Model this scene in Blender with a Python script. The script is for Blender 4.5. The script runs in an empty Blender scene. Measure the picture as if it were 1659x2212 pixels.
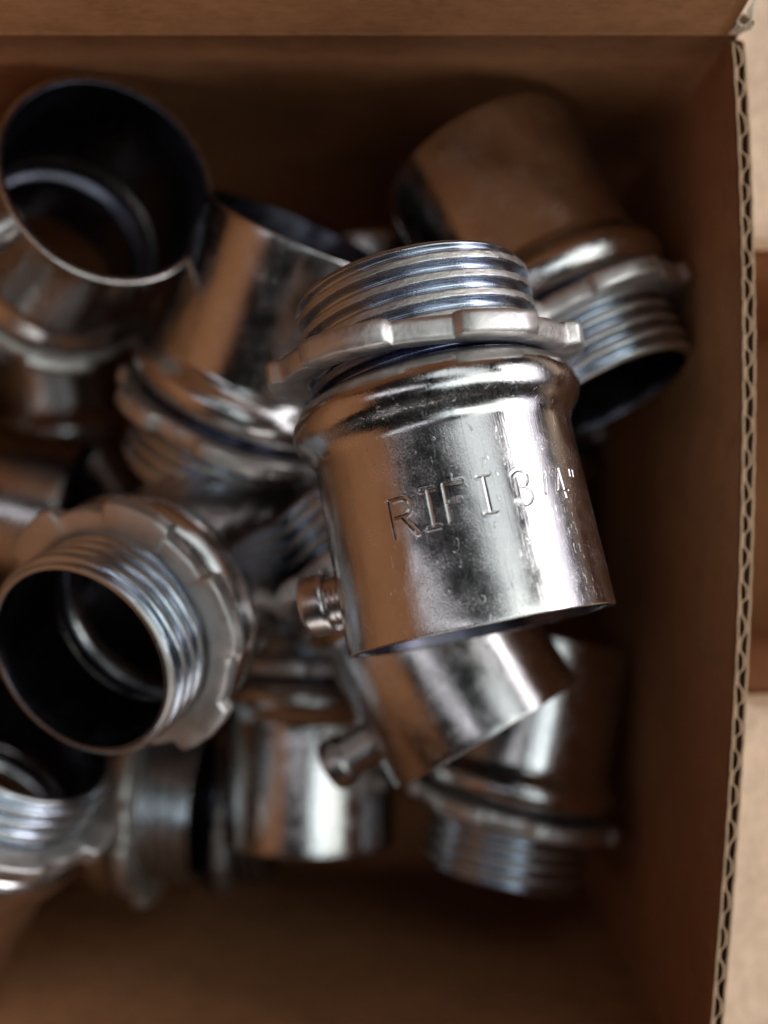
import bpy, math, random
import numpy as np
from mathutils import Vector, Matrix

random.seed(7)
rng = np.random.default_rng(7)
S = bpy.context.scene
S.unit_settings.system = 'METRIC'
S.unit_settings.scale_length = 0.01            # one unit is one centimetre; helpers below take millimetres
R = math.radians
MM = 0.1
CAM_H = 235.0                                  # lens height over the table, mm
RIM = CAM_H - 122.0                            # height of the box rim, mm

# ------------------------------------------------------------------ camera
cam_d = bpy.data.cameras.new("camera")
cam = bpy.data.objects.new("camera", cam_d)
S.collection.objects.link(cam)
S.camera = cam
F_PX = 2400.0                                  # focal length for a picture 1659 pixels wide
cam_d.sensor_fit = 'HORIZONTAL'
cam_d.sensor_width = 36.0
cam_d.lens = 36.0 * F_PX / 1659.0
cam_d.clip_start = 0.1
cam_d.clip_end = 1000.0
cam.location = (0, 0, CAM_H * MM)
cam.rotation_euler = (0, 0, 0)
cam_d.dof.use_dof = True
cam_d.dof.focus_distance = 107.0 * MM
cam_d.dof.aperture_fstop = 0.147
cam_d.dof.aperture_blades = 0

# ------------------------------------------------------------------ world and lamps
W = bpy.data.worlds.new("World")
S.world = W
W.use_nodes = True
W.node_tree.nodes["Background"].inputs[0].default_value = (0.75, 0.68, 0.62, 1)
W.node_tree.nodes["Background"].inputs[1].default_value = 0.008
S.view_settings.view_transform = 'Standard'
S.view_settings.look = 'None'
S.view_settings.exposure = 0.0
S.view_settings.gamma = 1.0
S.cycles.use_denoising = True
S.cycles.max_bounces = 10
S.cycles.diffuse_bounces = 4
S.cycles.glossy_bounces = 3
S.cycles.sample_clamp_indirect = 6.0


def area(name, loc, target, sx, sy, radiance, col):
    """a soft rectangular lamp, millimetres"""
    d = bpy.data.lights.new(name, 'AREA')
    d.shape = 'RECTANGLE'
    d.size, d.size_y = sx * MM, sy * MM
    d.energy = radiance * math.pi * sx * sy * MM * MM
    d.color = col
    o = bpy.data.objects.new(name, d)
    S.collection.objects.link(o)
    o.location = Vector(loc) * MM
    v = (Vector(target) - Vector(loc)).normalized()
    o.rotation_euler = v.to_track_quat('-Z', 'Y').to_euler()
    return o


ORG = (0, 0, RIM)
area("window_light", (470, 100, RIM + 225), ORG, 500, 120, 6.5, (0.97, 0.95, 1.0))
area("window_lower_light", (490, 100, RIM + 95), ORG, 480, 130, 1.5, (0.92, 0.88, 1.0))
area("ceiling_panel", (395, 0, RIM + 400), ORG, 330, 420, 1.9, (0.93, 1.0, 0.96))
area("far_panel", (130, 265, RIM + 430), ORG, 420, 200, 1.2, (0.90, 0.97, 1.0))
area("strip_lamp", (-290, 20, RIM + 430), ORG, 50, 520, 2.0, (0.92, 0.92, 1.0))
area("front_fill_light", (60, -480, RIM + 115), ORG, 560, 220, 1.7, (1.0, 0.96, 0.94))  # added low fill to brighten the far wall, not an actual window
area("overhead_lamp", (40, -62, RIM + 420), (40, -62, 0), 36, 110, 3.0, (0.86, 0.96, 1.0))
area("overhead_lamp", (140, -62, RIM + 420), (140, -62, 0), 80, 190, 3.0, (0.86, 0.96, 1.0))

# ------------------------------------------------------------------ materials


def new_mat(name):
    m = bpy.data.materials.new(name)
    m.use_nodes = True
    nt = m.node_tree
    b = nt.nodes["Principled BSDF"]
    return m, nt, b


def nd(nt, kind, **kw):
    n = nt.nodes.new(kind)
    for k, v in kw.items():
        if hasattr(n, k) and k not in n.inputs:
            setattr(n, k, v)
        else:
            n.inputs[k].default_value = v
    return n


def ramp(nt, src, stops):
    r = nt.nodes.new("ShaderNodeValToRGB")
    e = r.color_ramp.elements
    while len(e) < len(stops):
        e.new(0.5)
    for i, (p, c) in enumerate(stops):
        e[i].position = p
        e[i].color = (c[0], c[1], c[2], 1) if not isinstance(c, float) else (c, c, c, 1)
    nt.links.new(src, r.inputs[0])
    return r.outputs[0]


def metal(name, base, r0, r1, grain, bump, big=0.0, scratch=0.0):
    m, nt, b = new_mat(name)
    L = nt.links.new
    tc0 = nd(nt, "ShaderNodeTexCoord")
    oi = nd(nt, "ShaderNodeObjectInfo")
    sh = nd(nt, "ShaderNodeVectorMath", operation='SCALE')
    sh.inputs[0].default_value = (37.0, 17.0, 29.0)
    L(oi.outputs["Random"], sh.inputs["Scale"])
    tc = nd(nt, "ShaderNodeVectorMath", operation='ADD')
    L(tc0.outputs["Object"], tc.inputs[0])
    L(sh.outputs[0], tc.inputs[1])
    n1 = nd(nt, "ShaderNodeTexNoise", Scale=grain, Detail=3.0, Roughness=0.6)
    n2 = nd(nt, "ShaderNodeTexNoise", Scale=3.0, Detail=4.0, Roughness=0.6)
    L(tc.outputs[0], n1.inputs["Vector"])
    L(tc.outputs[0], n2.inputs["Vector"])
    b.inputs["Metallic"].default_value = 1.0
    L(ramp(nt, n2.outputs[0], [(0.25, tuple(c * 0.82 for c in base)), (0.7, base)]), b.inputs["Base Color"])
    mix = nd(nt, "ShaderNodeMath", operation='MULTIPLY')
    L(n1.outputs[0], mix.inputs[0])
    L(n2.outputs[0], mix.inputs[1])
    L(ramp(nt, mix.outputs[0], [(0.12, float(r0)), (0.42, float(r1))]), b.inputs["Roughness"])
    bp = nd(nt, "ShaderNodeBump", Distance=0.006)
    L(ramp(nt, n2.outputs[0], [(0.36, bump * 0.25), (0.66, bump * 1.3)]), bp.inputs["Strength"])
    L(n1.outputs[0], bp.inputs["Height"])
    last = bp
    if scratch:
        mq = nd(nt, "ShaderNodeMapping")
        mq.inputs["Scale"].default_value = (70, 70, 2.2)
        n5 = nd(nt, "ShaderNodeTexNoise", Scale=1.0, Detail=2.0)
        L(tc.outputs[0], mq.inputs["Vector"])
        L(mq.outputs[0], n5.inputs["Vector"])
        b5 = nd(nt, "ShaderNodeBump", Strength=0.12, Distance=0.004)
        L(ramp(nt, n5.outputs[0], [(0.56, 0.0), (0.72, 1.0)]), b5.inputs["Height"])
        L(last.outputs[0], b5.inputs["Normal"])
        mr = nd(nt, "ShaderNodeMapping")
        mr.inputs["Scale"].default_value = (60, 9, 7)
        mr.inputs["Rotation"].default_value = (0.5, 0.9, 0.4)
        n6 = nd(nt, "ShaderNodeTexNoise", Scale=1.0, Detail=1.0)
        L(tc.outputs[0], mr.inputs["Vector"])
        L(mr.outputs[0], n6.inputs["Vector"])
        b6 = nd(nt, "ShaderNodeBump", Strength=0.28, Distance=0.005)
        L(ramp(nt, n6.outputs[0], [(0.70, 0.0), (0.73, 1.0)]), b6.inputs["Height"])
        L(b5.outputs[0], b6.inputs["Normal"])
        last = b6
    if big:
        n3 = nd(nt, "ShaderNodeTexNoise", Scale=1.6, Detail=2.0)
        L(tc.outputs[0], n3.inputs["Vector"])
        b2 = nd(nt, "ShaderNodeBump", Strength=big, Distance=0.05)
        L(n3.outputs[0], b2.inputs["Height"])
        L(last.outputs[0], b2.inputs["Normal"])
        last = b2
    if scratch:
        mp = nd(nt, "ShaderNodeMapping")
        mp.inputs["Scale"].default_value = (9, 9, 9)
        mp.inputs["Rotation"].default_value = (0.4, 0.7, 0.2)
        vo = nd(nt, "ShaderNodeTexVoronoi", Scale=1.0, Randomness=1.0)
        vo.feature = 'F1'
        L(tc.outputs[0], mp.inputs["Vector"])
        L(mp.outputs[0], vo.inputs["Vector"])
        rr = ramp(nt, vo.outputs["Distance"], [(0.03, 0.0), (0.12, 1.0)])
        b3 = nd(nt, "ShaderNodeBump", Strength=scratch, Distance=0.006)
        L(rr, b3.inputs["Height"])
        L(last.outputs[0], b3.inputs["Normal"])
        last = b3
    L(last.outputs[0], b.inputs["Normal"])
    return m


ZINC = metal("bright_zinc", (0.71, 0.69, 0.675), 0.11, 0.31, 55.0, 0.25, 0.12, 0.05)
ZINC_IN = metal("shaded_zinc_inside", (0.10, 0.10, 0.125), 0.22, 0.35, 40.0, 0.2)  # same zinc, colour darkened to paint in the shade inside tubes and bores
THREADM = metal("thread_zinc", (0.55, 0.61, 0.70), 0.16, 0.30, 45.0, 0.25)
NECK = metal("blue_passivated_neck_shade", (0.20, 0.22, 0.33), 0.20, 0.36, 40.0, 0.3)  # bluish passivation, with the shade between nut and collar painted into the colour
CREST = metal("rough_thread_crest", (0.60, 0.58, 0.54), 0.38, 0.55, 38.0, 0.9)
CAST = metal("cast_locknut_zinc", (0.74, 0.71, 0.68), 0.40, 0.62, 16.0, 1.0, 0.5)
SCREWM = metal("screw_zinc", (0.66, 0.63, 0.61), 0.24, 0.38, 50.0, 0.25)


def card(name, base, lines_axis=None, fib=1.0):
    m, nt, b = new_mat(name)
    L = nt.links.new
    tc = nd(nt, "ShaderNodeTexCoord")
    n1 = nd(nt, "ShaderNodeTexNoise", Scale=2.2, Detail=7.0, Roughness=0.7)
    mp = nd(nt, "ShaderNodeMapping")
    mp.inputs["Scale"].default_value = (6, 6, 22)
    n2 = nd(nt, "ShaderNodeTexNoise", Scale=1.0, Detail=5.0, Roughness=0.7)
    L(tc.outputs["Object"], n1.inputs["Vector"])
    L(tc.outputs["Object"], mp.inputs["Vector"])
    L(mp.outputs[0], n2.inputs["Vector"])
    ad = nd(nt, "ShaderNodeMath", operation='ADD')
    L(n1.outputs[0], ad.inputs[0])
    L(n2.outputs[0], ad.inputs[1])
    d = tuple(c * 0.66 for c in base)
    h = tuple(min(1, c * 1.24) for c in base)
    sc = nd(nt, "ShaderNodeMath", operation='MULTIPLY')
    sc.inputs[1].default_value = 0.5
    L(ad.outputs[0], sc.inputs[0])
    L(ramp(nt, sc.outputs[0], [(0.32, d), (0.5, base), (0.68, h)]), b.inputs["Base Color"])
    b.inputs["Roughness"].default_value = 0.85
    b.inputs["Specular IOR Level"].default_value = 0.2
    bp = nd(nt, "ShaderNodeBump", Strength=0.6 * fib, Distance=0.012)
    L(n2.outputs[0], bp.inputs["Height"])
    wv = nd(nt, "ShaderNodeTexWave", Scale=0.95, Distortion=1.2, Detail=2.0)
    wv.bands_direction = 'DIAGONAL'
    mw = nd(nt, "ShaderNodeMapping")
    mw.inputs["Scale"].default_value = (1, 1, 0.02)
    L(tc.outputs["Object"], mw.inputs["Vector"])
    L(mw.outputs[0], wv.inputs["Vector"])
    b2 = nd(nt, "ShaderNodeBump", Strength=0.12 * fib, Distance=0.02)
    L(wv.outputs["Fac"], b2.inputs["Height"])
    L(bp.outputs[0], b2.inputs["Normal"])
    n4 = nd(nt, "ShaderNodeTexNoise", Scale=0.7, Detail=3.0)
    L(tc.outputs["Object"], n4.inputs["Vector"])
    b3 = nd(nt, "ShaderNodeBump", Strength=0.35 * fib, Distance=0.12)
    L(n4.outputs[0], b3.inputs["Height"])
    L(b2.outputs[0], b3.inputs["Normal"])
    L(b3.outputs[0], b.inputs["Normal"])
    return m


KRAFT = card("kraft_board", (0.42, 0.19, 0.083))
KRAFT_EDGE = card("kraft_cut_edge", (0.50, 0.33, 0.20))
KRAFT_PALE = card("pale_kraft_board", (0.66, 0.47, 0.32))
KRAFT_TORN = card("torn_kraft_paper", (0.72, 0.60, 0.46), None, 2.0)
TABLE = card("table_laminate", (0.52, 0.38, 0.27), None, 0.2)

# ------------------------------------------------------------------ mesh helpers (millimetres in, centimetres out)


def link(name, me, parent=None, mats=()):
    o = bpy.data.objects.new(name, me)
    S.collection.objects.link(o)
    if parent is not None:
        o.parent = parent
    for m in mats:
        if m.name not in [x.name for x in me.materials if x]:
            me.materials.append(m)
    return o


def mesh(name, verts, faces, mats=(), idx=None, smooth=True):
    me = bpy.data.meshes.new(name)
    me.from_pydata([tuple(float(c) * MM for c in v) for v in verts], [], [tuple(int(i) for i in f) for f in faces])
    for m in mats:
        me.materials.append(m)
    if idx is not None:
        me.polygons.foreach_set("material_index", np.asarray(idx, dtype=np.int32))
    me.polygons.foreach_set("use_smooth", np.full(len(me.polygons), smooth, dtype=bool))
    me.update()
    return me


def grid_faces(nr, nc, close_r=False, close_c=True):
    r = np.arange(nr if close_r else nr - 1)
    c = np.arange(nc if close_c else nc - 1)
    rr, cc = np.meshgrid(r, c, indexing='ij')
    r2, c2 = (rr + 1) % nr, (cc + 1) % nc
    return np.stack([rr * nc + cc, rr * nc + c2, r2 * nc + c2, r2 * nc + cc], -1).reshape(-1, 4)


def lathe(name, prof, az, mats, rowmat=None, close=True, disp=None):
    """prof: list of (z, r); az: angles; a closed ring of quads. outward profile order: outer surface with z rising"""
    z = np.array([p[0] for p in prof], float)
    r = np.array([p[1] for p in prof], float)
    a = np.asarray(az, float)
    RR = np.repeat(r[:, None], len(a), 1)
    ZZ = np.repeat(z[:, None], len(a), 1)
    if disp is not None:
        RR, ZZ = disp(RR, ZZ, a)
    v = np.stack([RR * np.cos(a), RR * np.sin(a), ZZ], -1).reshape(-1, 3)
    f = grid_faces(len(z), len(a), close, True)
    idx = None
    if rowmat is not None:
        idx = np.repeat(np.asarray(rowmat), len(a))
    return mesh(name, v, f, mats, idx)


def ring_az(n):
    return np.linspace(0, 2 * math.pi, n, endpoint=False)


def fillet(pts, k=4):
    """round every inner corner of a profile polyline lightly: pts (z, r, radius)"""
    out = []
    n = len(pts)
    for i, p in enumerate(pts):
        rad = p[2] if len(p) > 2 else 0
        if rad <= 0 or i in (0, n - 1):
            out.append((p[0], p[1]))
            continue
        P = Vector((p[0], p[1]))
        A = Vector((pts[i - 1][0], pts[i - 1][1]))
        B = Vector((pts[i + 1][0], pts[i + 1][1]))
        da, db = (A - P), (B - P)
        t = min(rad, da.length * 0.48, db.length * 0.48)
        s, e = P + da.normalized() * t, P + db.normalized() * t
        for j in range(k + 1):
            u = j / k
            q = s * (1 - u) ** 2 + P * 2 * u * (1 - u) + e * u * u
            out.append((q.x, q.y))
    return out


def dense(prof, step):
    out = [prof[0]]
    for a, b in zip(prof[:-1], prof[1:]):
        d = math.hypot(b[0] - a[0], b[1] - a[1])
        n = max(1, int(math.ceil(d / step)))
        for j in range(1, n + 1):
            out.append((a[0] + (b[0] - a[0]) * j / n, a[1] + (b[1] - a[1]) * j / n))
    return out


# ------------------------------------------------------------------ connector: sleeve, threaded nipple, locknut, set screw
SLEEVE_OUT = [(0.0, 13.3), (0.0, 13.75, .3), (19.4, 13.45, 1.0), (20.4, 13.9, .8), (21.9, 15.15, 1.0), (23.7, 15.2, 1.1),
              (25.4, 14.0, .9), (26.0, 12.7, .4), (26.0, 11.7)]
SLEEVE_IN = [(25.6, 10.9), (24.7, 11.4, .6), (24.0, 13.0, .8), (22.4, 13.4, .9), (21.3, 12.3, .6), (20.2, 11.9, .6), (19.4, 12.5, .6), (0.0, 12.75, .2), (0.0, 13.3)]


def sleeve_mesh(name, n, engrave=None):
    po = fillet(SLEEVE_OUT)
    pi = fillet(SLEEVE_IN)
    if engrave is None:
        po = dense(po, 1.2)
        az = ring_az(n)
        disp = None
    else:
        zs = []
        po2 = [po[0]]
        for a, b in zip(po[:-1], po[1:]):
            if b[0] - a[0] > 10:
                zz = np.unique(np.concatenate([np.linspace(a[0], 8.8, 10), np.arange(8.8, 15.2, 0.05), np.linspace(15.2, b[0], 5)]))
                for q in zz[1:]:
                    po2.append((q, a[1] + (b[1] - a[1]) * (q - a[0]) / (b[0] - a[0])))
            else:
                po2.append(b)
        po = po2
        az = np.concatenate([np.radians(np.arange(-34, 69, 0.21)), np.radians(np.linspace(69, 326, 110, endpoint=False))])
        disp = engrave
    prof = po + pi[:-1]
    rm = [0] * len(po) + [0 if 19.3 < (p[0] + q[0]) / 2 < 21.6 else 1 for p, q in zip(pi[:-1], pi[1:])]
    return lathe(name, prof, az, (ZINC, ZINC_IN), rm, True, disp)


def stroke_field(strokes):
    """distance from points to a set of polylines (mm on the unrolled sleeve)"""
    segs = []
    for s in strokes:
        for a, b in zip(s[:-1], s[1:]):
            segs.append((a, b))
    return segs


def glyph(ch):
    arc = lambda cx, cy, rx, ry, a0, a1, n=9: [(cx + rx * math.cos(R(a0 + (a1 - a0) * i / n)), cy + ry * math.sin(R(a0 + (a1 - a0) * i / n))) for i in range(n + 1)]
    if ch == 'R':
        return [[(0, 0), (0, 1)], [(0, 1), (.55, 1)] + arc(.55, .76, .32, .24, 90, -90) + [(0, .52)], [(.45, .52), (1, .0)]]
    if ch == 'I':
        return [[(.5, 0), (.5, 1)], [(.2, 0), (.8, 0)], [(.2, 1), (.8, 1)]]
    if ch == 'F':
        return [[(.05, 0), (.05, 1), (.95, 1)], [(.05, .52), (.7, .52)]]
    if ch == '3':
        return [arc(.45, .76, .40, .24, 150, -80) + arc(.45, .26, .45, .27, 80, -150)]
    if ch == '/':
        return [[(.35, .1), (.6, 1)]]
    if ch == '4':
        return [[(.62, 0), (.5, 1), (.05, .25), (.95, .25)]]
    if ch == '"':
        return [[(.25, .75), (.3, 1.0)], [(.7, .75), (.75, 1.0)]]


def engraving():
    r = 13.55
    segs = []
    for ch, deg, w, h, dz in (('R', -23.0, 2.3, 3.6, -.35), ('I', -11.5, 2.0, 3.6, -.15), ('F', -1.2, 2.0, 3.5, 0), ('I', 11.2, 1.9, 3.5, .1),
                              ('3', 26.5, 2.2, 3.3, .35), ('/', 38.0, 1.6, 2.2, 1.0), ('4', 47.5, 1.9, 2.8, .7), ('"', 57.0, 1.6, 2.6, .9)):
        x0 = R(deg + 2.0) * r
        for s in glyph(ch):
            p = [(x0 + (q[0] - .5) * w, 9.75 + dz + q[1] * h) for q in s]
            segs += list(zip(p[:-1], p[1:]))

    def disp(RR, ZZ, a):
        a2 = (a + math.pi) % (2 * math.pi) - math.pi
        X = np.repeat((a2 * r)[None, :], RR.shape[0], 0)
        D = np.full(RR.shape, 9.0)
        for (p, q) in segs:
            px, pz = p
            dx, dz = q[0] - px, q[1] - pz
            l2 = max(dx * dx + dz * dz, 1e-9)
            t = np.clip(((X - px) * dx + (ZZ - pz) * dz) / l2, 0, 1)
            D = np.minimum(D, np.hypot(X - px - t * dx, ZZ - pz - t * dz))
        outer = RR > 13.2
        wear = 1.0 + 0.08 * np.sin(X * 1.9) * np.cos(ZZ * 2.3 + X)
        g = -0.068 * wear * np.exp(-(D / 0.10) ** 2) + 0.010 * np.exp(-((D - 0.22) / 0.09) ** 2)
        return RR + np.where(outer & (ZZ > 8.5) & (ZZ < 15.5), g, 0), ZZ
    return disp


THREAD_OD, THREAD_ROOT, PITCH = 12.6, 11.65, 1.95


def thread_mesh(name, n, per):
    z0, z1 = 25.6, 37.3
    nz = int((z1 - z0) / PITCH * per)
    z = np.linspace(z0, z1, nz)
    a = ring_az(n)
    ZZ, AA = np.meshgrid(z, a, indexing='ij')
    ph = ((ZZ - z0) / PITCH - AA / (2 * math.pi)) % 1.0
    # a round valley, a narrow flat crest
    u = np.abs(ph - 0.5) * 2                       # 0 in the valley centre, 1 at the crest centre
    h = np.clip((u - 0.12) / 0.56, 0, 1)
    h = h * h * (3 - 2 * h)
    rr = THREAD_ROOT + (THREAD_OD - THREAD_ROOT) * h
    crest = h > 0.93
    rr = rr + np.where(crest, rng.normal(0, 0.03, rr.shape), 0)
    end = np.clip((z1 - ZZ) / 1.0, 0, 1)
    rr = np.minimum(rr, 11.7 + (THREAD_OD - 11.7) * end)
    v = np.stack([rr * np.cos(AA), rr * np.sin(AA), ZZ], -1).reshape(-1, 3)
    # end face and bore
    bore = fillet([(37.3, 11.6), (37.35, 11.2, .3), (36.3, 11.0, .4), (26.5, 11.0, .3), (25.5, 11.2), (25.6, 11.45)])
    bz = np.array([p[0] for p in bore])
    br = np.array([p[1] for p in bore])
    bv = np.stack([br[:, None] * np.cos(a), br[:, None] * np.sin(a), np.repeat(bz[:, None], n, 1)], -1).reshape(-1, 3)
    f = grid_faces(nz + len(bore), n, True, True)
    cm = crest[:-1] & crest[1:]
    idx = np.zeros(len(f), np.int32)
    idx[:(nz - 1) * n] = cm.reshape(-1).astype(np.int32)
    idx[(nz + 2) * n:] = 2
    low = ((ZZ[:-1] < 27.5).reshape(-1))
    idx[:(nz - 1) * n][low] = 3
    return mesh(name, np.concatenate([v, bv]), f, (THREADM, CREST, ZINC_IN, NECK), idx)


def nut_mesh(name):
    """lobed locknut ring with stepped, slightly uneven lugs, centred at z = 0"""
    hi, lo = 16.6, 15.35
    a, ro, zo = [], [], []
    for k in range(6):
        b = k * 60
        w = 33 + (k % 3) * 2.5
        e = rng.normal(0, .12)
        lift = rng.normal(0, .10)
        for d, r in ((0.0, lo), (0.5, lo + .15), (1.3, hi - .35), (2.6, hi - .05), (w * .25, hi + .05), (w * .5, hi + .1), (w * .75, hi + .03), (w - 2.4, hi), (w - 0.9, hi - .35), (w, lo + .2),
                     (w + 1, lo), ((w * 2 + 60) / 3, lo + .1), ((w + 2 * 60) / 3, lo + .05), (59.2, lo)):
            a.append(R(b + d))
            ro.append(r + e)
            zo.append(lift if 0.4 < d < w - .5 else lift - .12)
    a, ro, zo = np.array(a), np.array(ro), np.array(zo)
    rows = [(-1.18, 12.2, 0), (-1.2, 13.2, 0), (-1.18, None, -.35), (-1.02, None, -.08), (-.6, None, 0), (0.0, None, .03), (.6, None, 0), (1.02, None, -.1), (1.18, None, -.4), (1.2, 13.6, 0), (1.1, 12.2, 0)]
    v = []
    for i, (z, r, d) in enumerate(rows):
        rr = np.full(len(a), r) if r else ro + d + rng.normal(0, .05, len(a))
        v.append(np.stack([rr * np.cos(a), rr * np.sin(a), z + zo * (0 if r else 1) + rng.normal(0, .03, len(a))], -1))
    v = np.concatenate(v)
    f = grid_faces(len(rows), len(a), True, True)
    return mesh(name, v, f, (CAST,))


def screw_meshes():
    """shank along +z from inside the sleeve (z = 0 at the sleeve axis radius), head beyond"""
    n = 40
    a = ring_az(n)
    z0, z1 = 10.4, 16.3
    nz = 60
    z = np.linspace(z0, z1, nz)
    ZZ, AA = np.meshgrid(z, a, indexing='ij')
    ph = (ZZ / 0.62 - AA / (2 * math.pi)) % 1
    rr = 2.74 + 0.05 * np.abs(ph - .5) * 2
    rr = np.minimum(rr, 2.0 + (ZZ - z0) * 1.2)
    v = np.stack([rr * np.cos(AA), rr * np.sin(AA), ZZ], -1).reshape(-1, 3)
    f = [tuple(x) for x in grid_faces(nz, n, False, True)]
    f.append(tuple(range(n - 1, -1, -1)))
    f.append(tuple((nz - 1) * n + i for i in range(n)))
    shank = mesh("set_screw", v, f, (SCREWM,))
    prof = fillet([(16.2, 0.02), (16.2, 3.25, .15), (16.6, 3.5, .25), (18.9, 3.5, .8), (19.35, 2.8, .4), (19.35, 1.1, .1), (18.6, .9, .1), (18.55, 0.02)], 4)
    head = lathe("screw_head", prof, ring_az(40), (SCREWM,), None, False)
    # cut a slot across the head by pressing a band of its face inward
    return shank, head


ENG = engraving()
ME = {
    'sleeve': sleeve_mesh("sleeve", 112),
    'sleeve_hero': sleeve_mesh("stamped_sleeve", 0, ENG),
    'thread': thread_mesh("thread", 112, 11),
    'thread_hero': thread_mesh("thread_fine", 220, 18),
    'nut': nut_mesh("locknut"),
}
ME['screw'], ME['head'] = screw_meshes()


def P(px, py, depth):
    """a point seen at that pixel of the 1659 x 2212 picture, at that depth under the lens, mm"""
    return Vector(((px - 829.5) / F_PX * depth, (1106.0 - py) / F_PX * depth, CAM_H - depth))


def frame(d, pos):
    d = d.normalized()
    x = (Vector((0, 0, CAM_H)) - pos)
    x = (x - d * x.dot(d)).normalized()
    y = d.cross(x)
    return Matrix(((x.x, y.x, d.x), (x.y, y.y, d.y), (x.z, y.z, d.z)))


def make_connector(label, mouth, d, spin=0, screw_az=-100, screw_out=0.0, nut_z=28.4, nut_tilt=(0, 0), nut_spin=0, hero=False):
    root = bpy.data.objects.new("conduit_connector", None)
    S.collection.objects.link(root)
    root.empty_display_size = 0.5
    M = frame(d, mouth).to_4x4()
    M.translation = mouth * MM
    root.matrix_world = M @ Matrix.Rotation(R(spin), 4, 'Z')
    root['label'] = label
    root['category'] = 'pipe fitting'
    root['group'] = 'steel conduit connectors heaped in the cardboard box'
    link("sleeve", ME['sleeve_hero' if hero else 'sleeve'], root)
    link("thread", ME['thread_hero' if hero else 'thread'], root)
    n = link("locknut", ME['nut'], root)
    if not hero:
        nut_z += random.uniform(-.5, .9)
        nut_tilt = (random.uniform(-2.5, 2.5), random.uniform(-2.5, 2.5))
    n.location = (0, 0, nut_z * MM)
    n.rotation_mode = 'ZYX'
    n.rotation_euler = (R(nut_tilt[0]), R(nut_tilt[1]), R(nut_spin))
    s = link("set_screw", ME['screw'], root)
    # screw axis: local z turned into the radial direction at screw_az
    az = R(screw_az)
    rad = Vector((math.cos(az), math.sin(az), 0))
    up = Vector((0, 0, 1))
    side = up.cross(rad)
    B = Matrix(((side.x, up.x, rad.x), (side.y, up.y, rad.y), (side.z, up.z, rad.z))).to_4x4()
    B.translation = Vector((0, 0, 6.6 * MM)) + rad * (screw_out * MM)
    s.matrix_local = B
    link("screw_head", ME['head'], s)
    return root


def dirv(ix, iy, pitch):
    """image direction (right, down) of the axis from mouth to thread and how far the thread end rises to the lens"""
    l = math.hypot(ix, iy)
    c = math.cos(R(pitch))
    return Vector((ix / l * c, -iy / l * c, math.sin(R(pitch))))


# ------------------------------------------------------------------ the heap: (label, anchor kind, px, py, depth, image direction mouth to thread, pitch, options)
#POSES
HEAP = [
    ("bright stamped connector lying on top of the heap, letters facing up", 'm', 1040, 1365, 112.8, (-155, -775), -9.5,
     dict(screw_az=-104, screw_out=-1.1, nut_tilt=(-5, 4.5), nut_spin=193, nut_z=29.1, hero=True)),
    ("connector with its wide open dark tube mouth beside the far wall", 'm', 236, 386, 138, (-0.93, 0.36), -58, dict(screw_az=35, nut_spin=10)),
    ("brown-reflecting connector sloping down between the open tube and the stamped connector", 'm', 659, 502, 146, (-0.42, 0.91), -18, dict(screw_az=200, nut_spin=33)),
    ("connector in the far corner with its thread under the stamped connector's locknut", 'm', 1040, 357, 151, (0.41, 0.91), 15, dict(screw_az=170, nut_spin=5)),
    ("connector with broad locknut and round threaded mouth pointing up at the viewer", 't', 168, 1429, 126, (-0.72, 0.69), 61, dict(screw_az=160, nut_spin=18)),
    ("connector with lit threads, tucked under the round threaded mouth near the front wall", 't', 60, 1590, 147, (0.56, -0.83), 17, dict(screw_az=160, nut_spin=8)),
    ("connector lying sideways, its threads dim against the front wall", 't', 442, 1740, 184, (1.0, 0.05), 4, dict(screw_az=160, nut_spin=25, nut_z=28.5)),
    ("connector with a bright smooth sleeve whose open end lies beside the front wall", 'm', 668, 1815, 177, (0.02, -1.0), -5, dict(screw_az=150, nut_spin=20)),
    ("slanting connector directly beneath the stamped sleeve's open end", 'm', 1052, 1585, 145, (-0.51, -0.86), -10, dict(screw_az=-98, screw_out=1.5, nut_spin=40)),
    ("connector in the front corner by the cut side wall, threads toward the front wall", 't', 1082, 1885, 173, (-0.20, 1.0), 5, dict(screw_az=160, nut_spin=12, nut_z=27.6)),
    ("connector showing a short brown sleeve between the open tube mouth and round threaded mouth", 'm', 150, 1128, 184, (-0.95, -0.25), 4, dict(screw_az=160, nut_spin=0)),
    ("deep connector with a long raised screw beside the broad locknut", 'm', 296, 1245, 198, (0.82, -0.57), -3, dict(screw_az=-75, screw_out=3.5)),
    ("connector lying low and dark under the open tube mouth's connector", 'm', 115, 690, 214, (0.1, 1.0), 0, dict(screw_az=60, nut_spin=15)),
    ("connector buried in the dark gap between the sideways one and the bright smooth sleeve", 'm', 175, 1755, 214, (1.0, 0.0), 0, dict(screw_az=120, nut_spin=30)),
    ("dim connector deep behind the brown-reflecting one at the far wall", 'm', 810, 530, 188, (0.05, 1.0), -4, dict(screw_az=160)),
    ("dark connector lying deep along the side wall below the far corner one", 'm', 1105, 1290, 200, (0.03, -1.0), 0, dict(screw_az=165)),
]
#END

for (label, kind, px, py, dep, idir, pitch, opt) in HEAP:
    d = dirv(idir[0], idir[1], pitch)
    p = P(px, py, dep)
    if kind == 't':
        p = p - d * 37.3
    make_connector(label, p, d, **opt)

# ------------------------------------------------------------------ the cardboard box
X_R, Y_F, Y_N, X_L = 38.7, 52.4, -70.7, -90.0
FLOOR_Z = 1.6
BOARD = 1.5


def empty(name, loc, label, cat, group=None):
    o = bpy.data.objects.new(name, None)
    S.collection.objects.link(o)
    o.location = Vector(loc) * MM
    o.empty_display_size = 0.5
    o['label'] = label
    o['category'] = cat
    if group:
        o['group'] = group
    return o


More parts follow.
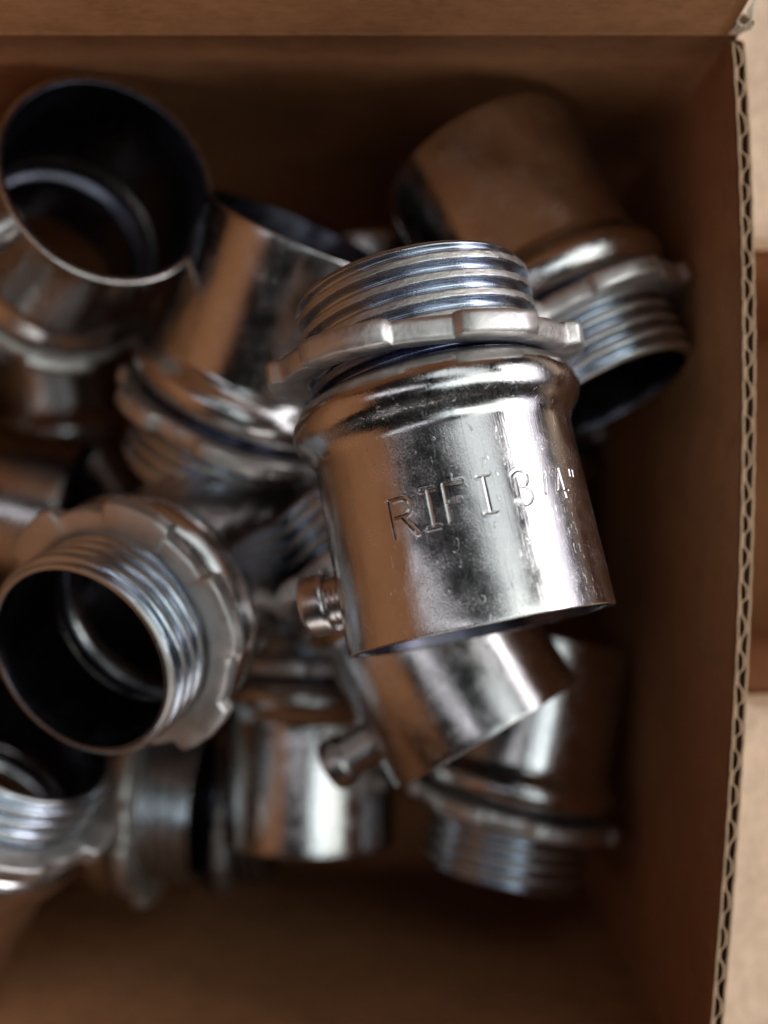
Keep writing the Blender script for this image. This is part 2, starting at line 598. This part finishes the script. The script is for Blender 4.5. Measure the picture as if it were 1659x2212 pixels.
def sheet(name, fn, us, vs, thick, parent, mats, smooth=True):
    """a thin curved board: fn(u, v) gives a point, its outward side shifted by thick along fn_n"""
    A = np.array([[fn(u, v, 0.0) for v in vs] for u in us], float)
    Bk = np.array([[fn(u, v, thick) for v in vs] for u in us], float)
    nu, nv = len(us), len(vs)
    n = nu * nv
    V = np.concatenate([A.reshape(-1, 3), Bk.reshape(-1, 3)])
    f = grid_faces(nu, nv, False, False)
    F = [tuple(q) for q in f] + [tuple(q[::-1] + n) for q in f]
    rim_ = [(i, 0) for i in range(nu)] + [(nu - 1, j) for j in range(1, nv)] + [(i, nv - 1) for i in range(nu - 2, -1, -1)] + [(0, j) for j in range(nv - 2, 0, -1)]
    ids = [i * nv + j for i, j in rim_]
    nf = len(F)
    for k in range(len(ids)):
        p, q = ids[k], ids[(k + 1) % len(ids)]
        F.append((q, p, p + n, q + n))
    idx = [0] * nf + [1 if len(mats) > 1 else 0] * len(ids)
    me = mesh(name, V, F, mats, idx, smooth)
    if smooth:
        me.polygons.foreach_set("use_smooth", np.array([True] * nf + [False] * len(ids)))
    return link(name, me, parent)


box = empty("cardboard_box", (0, 0, 0), "open brown corrugated cardboard box holding the heap of steel connectors", "box")

ybow = np.polyfit([50.9, 29.3, 5.4, -20, -41, -56.2, -71], [-0.4, 0.4, 0.7, -0.3, -1.6, -2.9, -4.2], 3)


def wob(y, z, s=0.0):
    return 0.12 * math.sin(y * 0.31 + s) + 0.07 * math.sin(y * 0.83 + 1.3 + s)


def right_x(y, z):
    k = max(0.0, 1 - (RIM - z) / 34.0)
    return X_R + float(np.polyval(ybow, y)) * k * k


def edge_z(y):
    return RIM + 0.10 * math.sin(y * 1.7) + 0.07 * math.sin(y * 3.9 + .7)


zs = [0.0, 0.25, .5, .7, .8, .86, .9, .93, .955, .975, .99, 1.0]
ys = list(np.linspace(Y_N + .2, Y_F - 0.9, 150))
wall = bpy.data.objects.new("wall", None)
S.collection.objects.link(wall)
wall.parent = box
wall['label'] = "side wall cut along its top, fluted core showing"


def zz(y, v):
    return FLOOR_Z + (edge_z(y) - FLOOR_Z) * v


def reach(u, v):
    return u + max(0.0, (u - (Y_F - 9)) / 8.1) ** 2 * 7.0 * (1 - v ** 10)


sheet("inner_liner", lambda u, v, t: (right_x(u, zz(u, v)) + t + 0.06 * wob(u, 0, 0), reach(u, v), zz(u, v) + (0.15 if v == 1 else 0)), ys, zs, 0.25, wall, (KRAFT, KRAFT_EDGE))
sheet("outer_liner", lambda u, v, t: (right_x(u, zz(u, v)) + 1.25 + t + 0.06 * wob(u, 0, 2), reach(u, v), zz(u, v) - (0.1 if v == 1 else 0)), ys, zs, 0.25, wall, (KRAFT_PALE, KRAFT_EDGE))
# the fluted medium between the liners
ph = np.cumsum(np.repeat(rng.normal(1.0, 0.16, 300), 4))
yf = np.linspace(Y_N + .3, Y_F - 1.0, 780)
phase = np.interp(yf, np.linspace(Y_N, Y_F, 1200), ph * (2 * math.pi * (Y_F - Y_N) / 3.75) / ph[-1])
ampn = np.interp(yf, np.linspace(Y_N, Y_F, 70), rng.uniform(0.62, 1.0, 70))
flat = np.tanh(1.25 * np.sin(phase)) / math.tanh(1.25) * ampn
yi = {float(y): k for k, y in enumerate(yf)}
zsf = [0.55, .8, .9, .95, .98, 1.0]
sheet("fluting", lambda u, v, t: (right_x(u, zz(u, v)) + 0.735 + flat[yi[u]] * 0.40 + (t - .13), u - 0.10 * math.sin(2 * phase[yi[u]]), zz(u, v) - (0.12 if v == 1 else 0)),
      [float(y) for y in yf], zsf, 0.26, wall, (KRAFT_EDGE, KRAFT_EDGE))


def flat_wall(name, a, b, zlo, zhi, out, parent, label=None, n=60, bulge=0.0):
    """a plain board wall from a to b in plan, out = outward unit vector"""
    a, b, o = Vector(a), Vector(b), Vector(out)
    us = list(np.linspace(0, 1, n))
    vs = [0, .15, .3, .4, .5, .6, .7, .8, .87, .93, 1.0]

    def fn(u, v, t):
        q = a.lerp(b, u)
        w = 0.10 * math.sin(u * 9 + v * 3) + .05 * math.sin(u * 31 + 1) + bulge * math.sin(u * math.pi) ** .7 * math.sin(v * math.pi)
        w *= min(1.0, (1 - v) * 8)
        return (q.x + o.x * (t + w), q.y + o.y * (t + w), zlo + (zhi - zlo) * v)
    ob = sheet(name, fn, us, vs, BOARD, parent, (KRAFT, KRAFT_EDGE))
    if label:
        ob['label'] = label
    return ob


flat_wall("wall", (X_L - 1.5, Y_F), (X_R + 0.3, Y_F), FLOOR_Z, RIM, (0, 1), box, "far wall below the raised flap", 60, 7.0)
flat_wall("wall", (X_L - 1.5, Y_N), (X_R + 1.4, Y_N), FLOOR_Z, RIM, (0, -1), box, "front wall of plain brown board")
flat_wall("wall", (X_L, Y_N + .1), (X_L, Y_F - .1), FLOOR_Z, RIM, (-1, 0), box)
sheet("floor", lambda u, v, t: (u, v, FLOOR_Z - t), list(np.linspace(X_L, X_R, 8)), list(np.linspace(Y_N, Y_F, 8)), 1.5, box, (KRAFT, KRAFT_EDGE))


def flap(name, a, b, out, rise, length, parent, ends=(0, 0), label=None):
    """a flap hinged on the rim from a to b, opened outward and rising by that many degrees; a soft rounded crease"""
    a, b, o = Vector(a), Vector(b), Vector(out)
    us = list(np.linspace(0, 1, 90))
    vs = [0, .5, 1.0, 1.6, 2.4, 4, 8, 14, 22, 34, length]
    cr, sr = math.cos(R(rise)), math.sin(R(rise))
    along = (b - a).normalized()

    def fn(u, v, t):
        inset = ends[0] * min(v, 6) / 6 * (1 - u) - ends[1] * min(v, 6) / 6 * u
        q = a.lerp(b, u) + along * inset
        k = min(1.0, v / 2.4)
        ang = R(90) + (R(rise) - R(90)) * k           # bends from upright to the flap's slope
        # integrate the bend
        hx = hz = 0.0
        n = 8
        for i in range(n):
            s = v * (i + .5) / n
            kk = min(1.0, s / 2.4)
            an = R(90) + (R(rise) - R(90)) * kk
            hx += math.cos(an) * v / n
            hz += math.sin(an) * v / n
        w = 0.18 * math.sin(u * 7 + v * .06) * min(1, v / 10) + 0.05 * math.sin(u * 33) * min(1, v / 4)
        nx, nz = math.sin(ang), -math.cos(ang)
        return (q.x + o.x * (hx + nx * (t + w)), q.y + o.y * (hx + nx * (t + w)), RIM + hz + nz * (t + w) * (1 if rise < 90 else 1))
    ob = sheet(name, fn, us, vs, -BOARD if False else BOARD, parent, (KRAFT, KRAFT_EDGE))
    if label:
        ob['label'] = label
    return ob


flap("flap", (X_L - 1.5, Y_F), (X_R - 0.9, Y_F), (0, 1), 85, 58, box, (0, 0), "far flap folded back and up, torn at one end")
flap("flap", (X_L, Y_F - .1), (X_L, Y_N + .1), (-1, 0), 80, 114, box)
flap("flap", (X_R, Y_N), (X_L, Y_N), (0, -1), 15, 54, box)


# torn flute end sticking out at the flap's end
def torn_tube(name, px, py, rad, dep, parent):
    c = P(px, py, 119.0)
    n = 22
    v = []
    jo = [1 + .18 * math.sin(3 * i + rad * 9) * rng.random() for i in range(n)]
    for (rr, z) in ((rad, -dep), (rad * 1.0, 0.0), (rad * .72, .05), (rad * .62, -dep)):
        for k in range(n):
            t = 2 * math.pi * k / n
            q = rr * jo[k] * (1 + .05 * rng.normal())
            v.append((c.x + q * math.cos(t), c.y + q * .9 * math.sin(t), c.z + z + .10 * rng.normal()))
    return link(name, mesh(name, v, grid_faces(4, n, False, True), (KRAFT_TORN,), None, False), parent)


tt = torn_tube("torn_end", 1608, 43, 0.80, 1.8, box)
tt['label'] = "pale torn corrugated scrap at the end of the flap"
torn_tube("torn_flute", 1622, 48, 0.42, 1.4, tt)
c0 = P(1622, 22, 118.5)
sh = [(c0.x + x, c0.y + y, c0.z + z) for x, y, z in ((-.5, -.7, 0), (0.1, -.9, .1), (.65, .55, .5), (.2, .95, .7), (-.3, .1, .3), (-.5, -.7, -.2), (0.1, -.9, -.1), (.65, .55, .35), (.2, .95, .55), (-.3, .1, .1))]
shf = [(0, 1, 2, 3, 4), (9, 8, 7, 6, 5)] + [(i, i + 5, (i + 1) % 5 + 5, (i + 1) % 5) for i in range(5)]
link("torn_paper", mesh("torn_paper", sh, shf, (KRAFT_TORN,), None, False), tt)

# ------------------------------------------------------------------ the neighbouring open carton and the table
nb = empty("neighbour_carton", (0, 0, 0), "pale open carton standing close outside the cut side wall", "box")
NZ = CAM_H - 145.0
NY0, NY1, NX0, NX1 = -23.8, 34.2, 46.5, 150.0
flat_wall("wall", (NX0, NY1), (NX1, NY1), 1.6, NZ, (0, 1), nb)
flat_wall("wall", (NX0, NY0), (NX1, NY0), 1.6, NZ, (0, -1), nb)
flat_wall("wall", (NX0, NY0 + .1), (NX0, NY1 - .1), 1.6, NZ, (-1, 0), nb)
flat_wall("wall", (NX1, NY0 + .1), (NX1, NY1 - .1), 1.6, NZ, (1, 0), nb)
sheet("floor", lambda u, v, t: (u, v, 1.6 - t), [NX0, 80, NX1], [NY0, 0, NY1], 1.5, nb, (KRAFT, KRAFT_EDGE))


def plate(name, x0, x1, y0, y1, z, parent, mats, slope=0.35):
    return sheet(name, lambda u, v, t: (u, v, z + .15 * math.sin(u * .1 + v * .13) - t - slope * (u - x0)), list(np.linspace(x0, x1, 12)), list(np.linspace(y0, y1, 12)), BOARD, parent, mats)


plate("flap", NX0 - 4.0, NX1 + 1.5, NY1 + 1.0, NY1 + 62, NZ + 1.8, nb, (KRAFT_PALE, KRAFT_EDGE))
plate("flap", NX0 - 4.0, NX1 + 1.5, NY0 - 62, NY0 - 1.0, NZ + 1.8, nb, (KRAFT_PALE, KRAFT_EDGE))

tbl = sheet("table_top", lambda u, v, t: (u, v, 0 - t), list(np.linspace(-900, 900, 6)), list(np.linspace(-700, 700, 6)), 30, None, (TABLE, TABLE), False)
tbl['kind'] = 'structure'
tbl['label'] = "plain tan table top under the boxes"
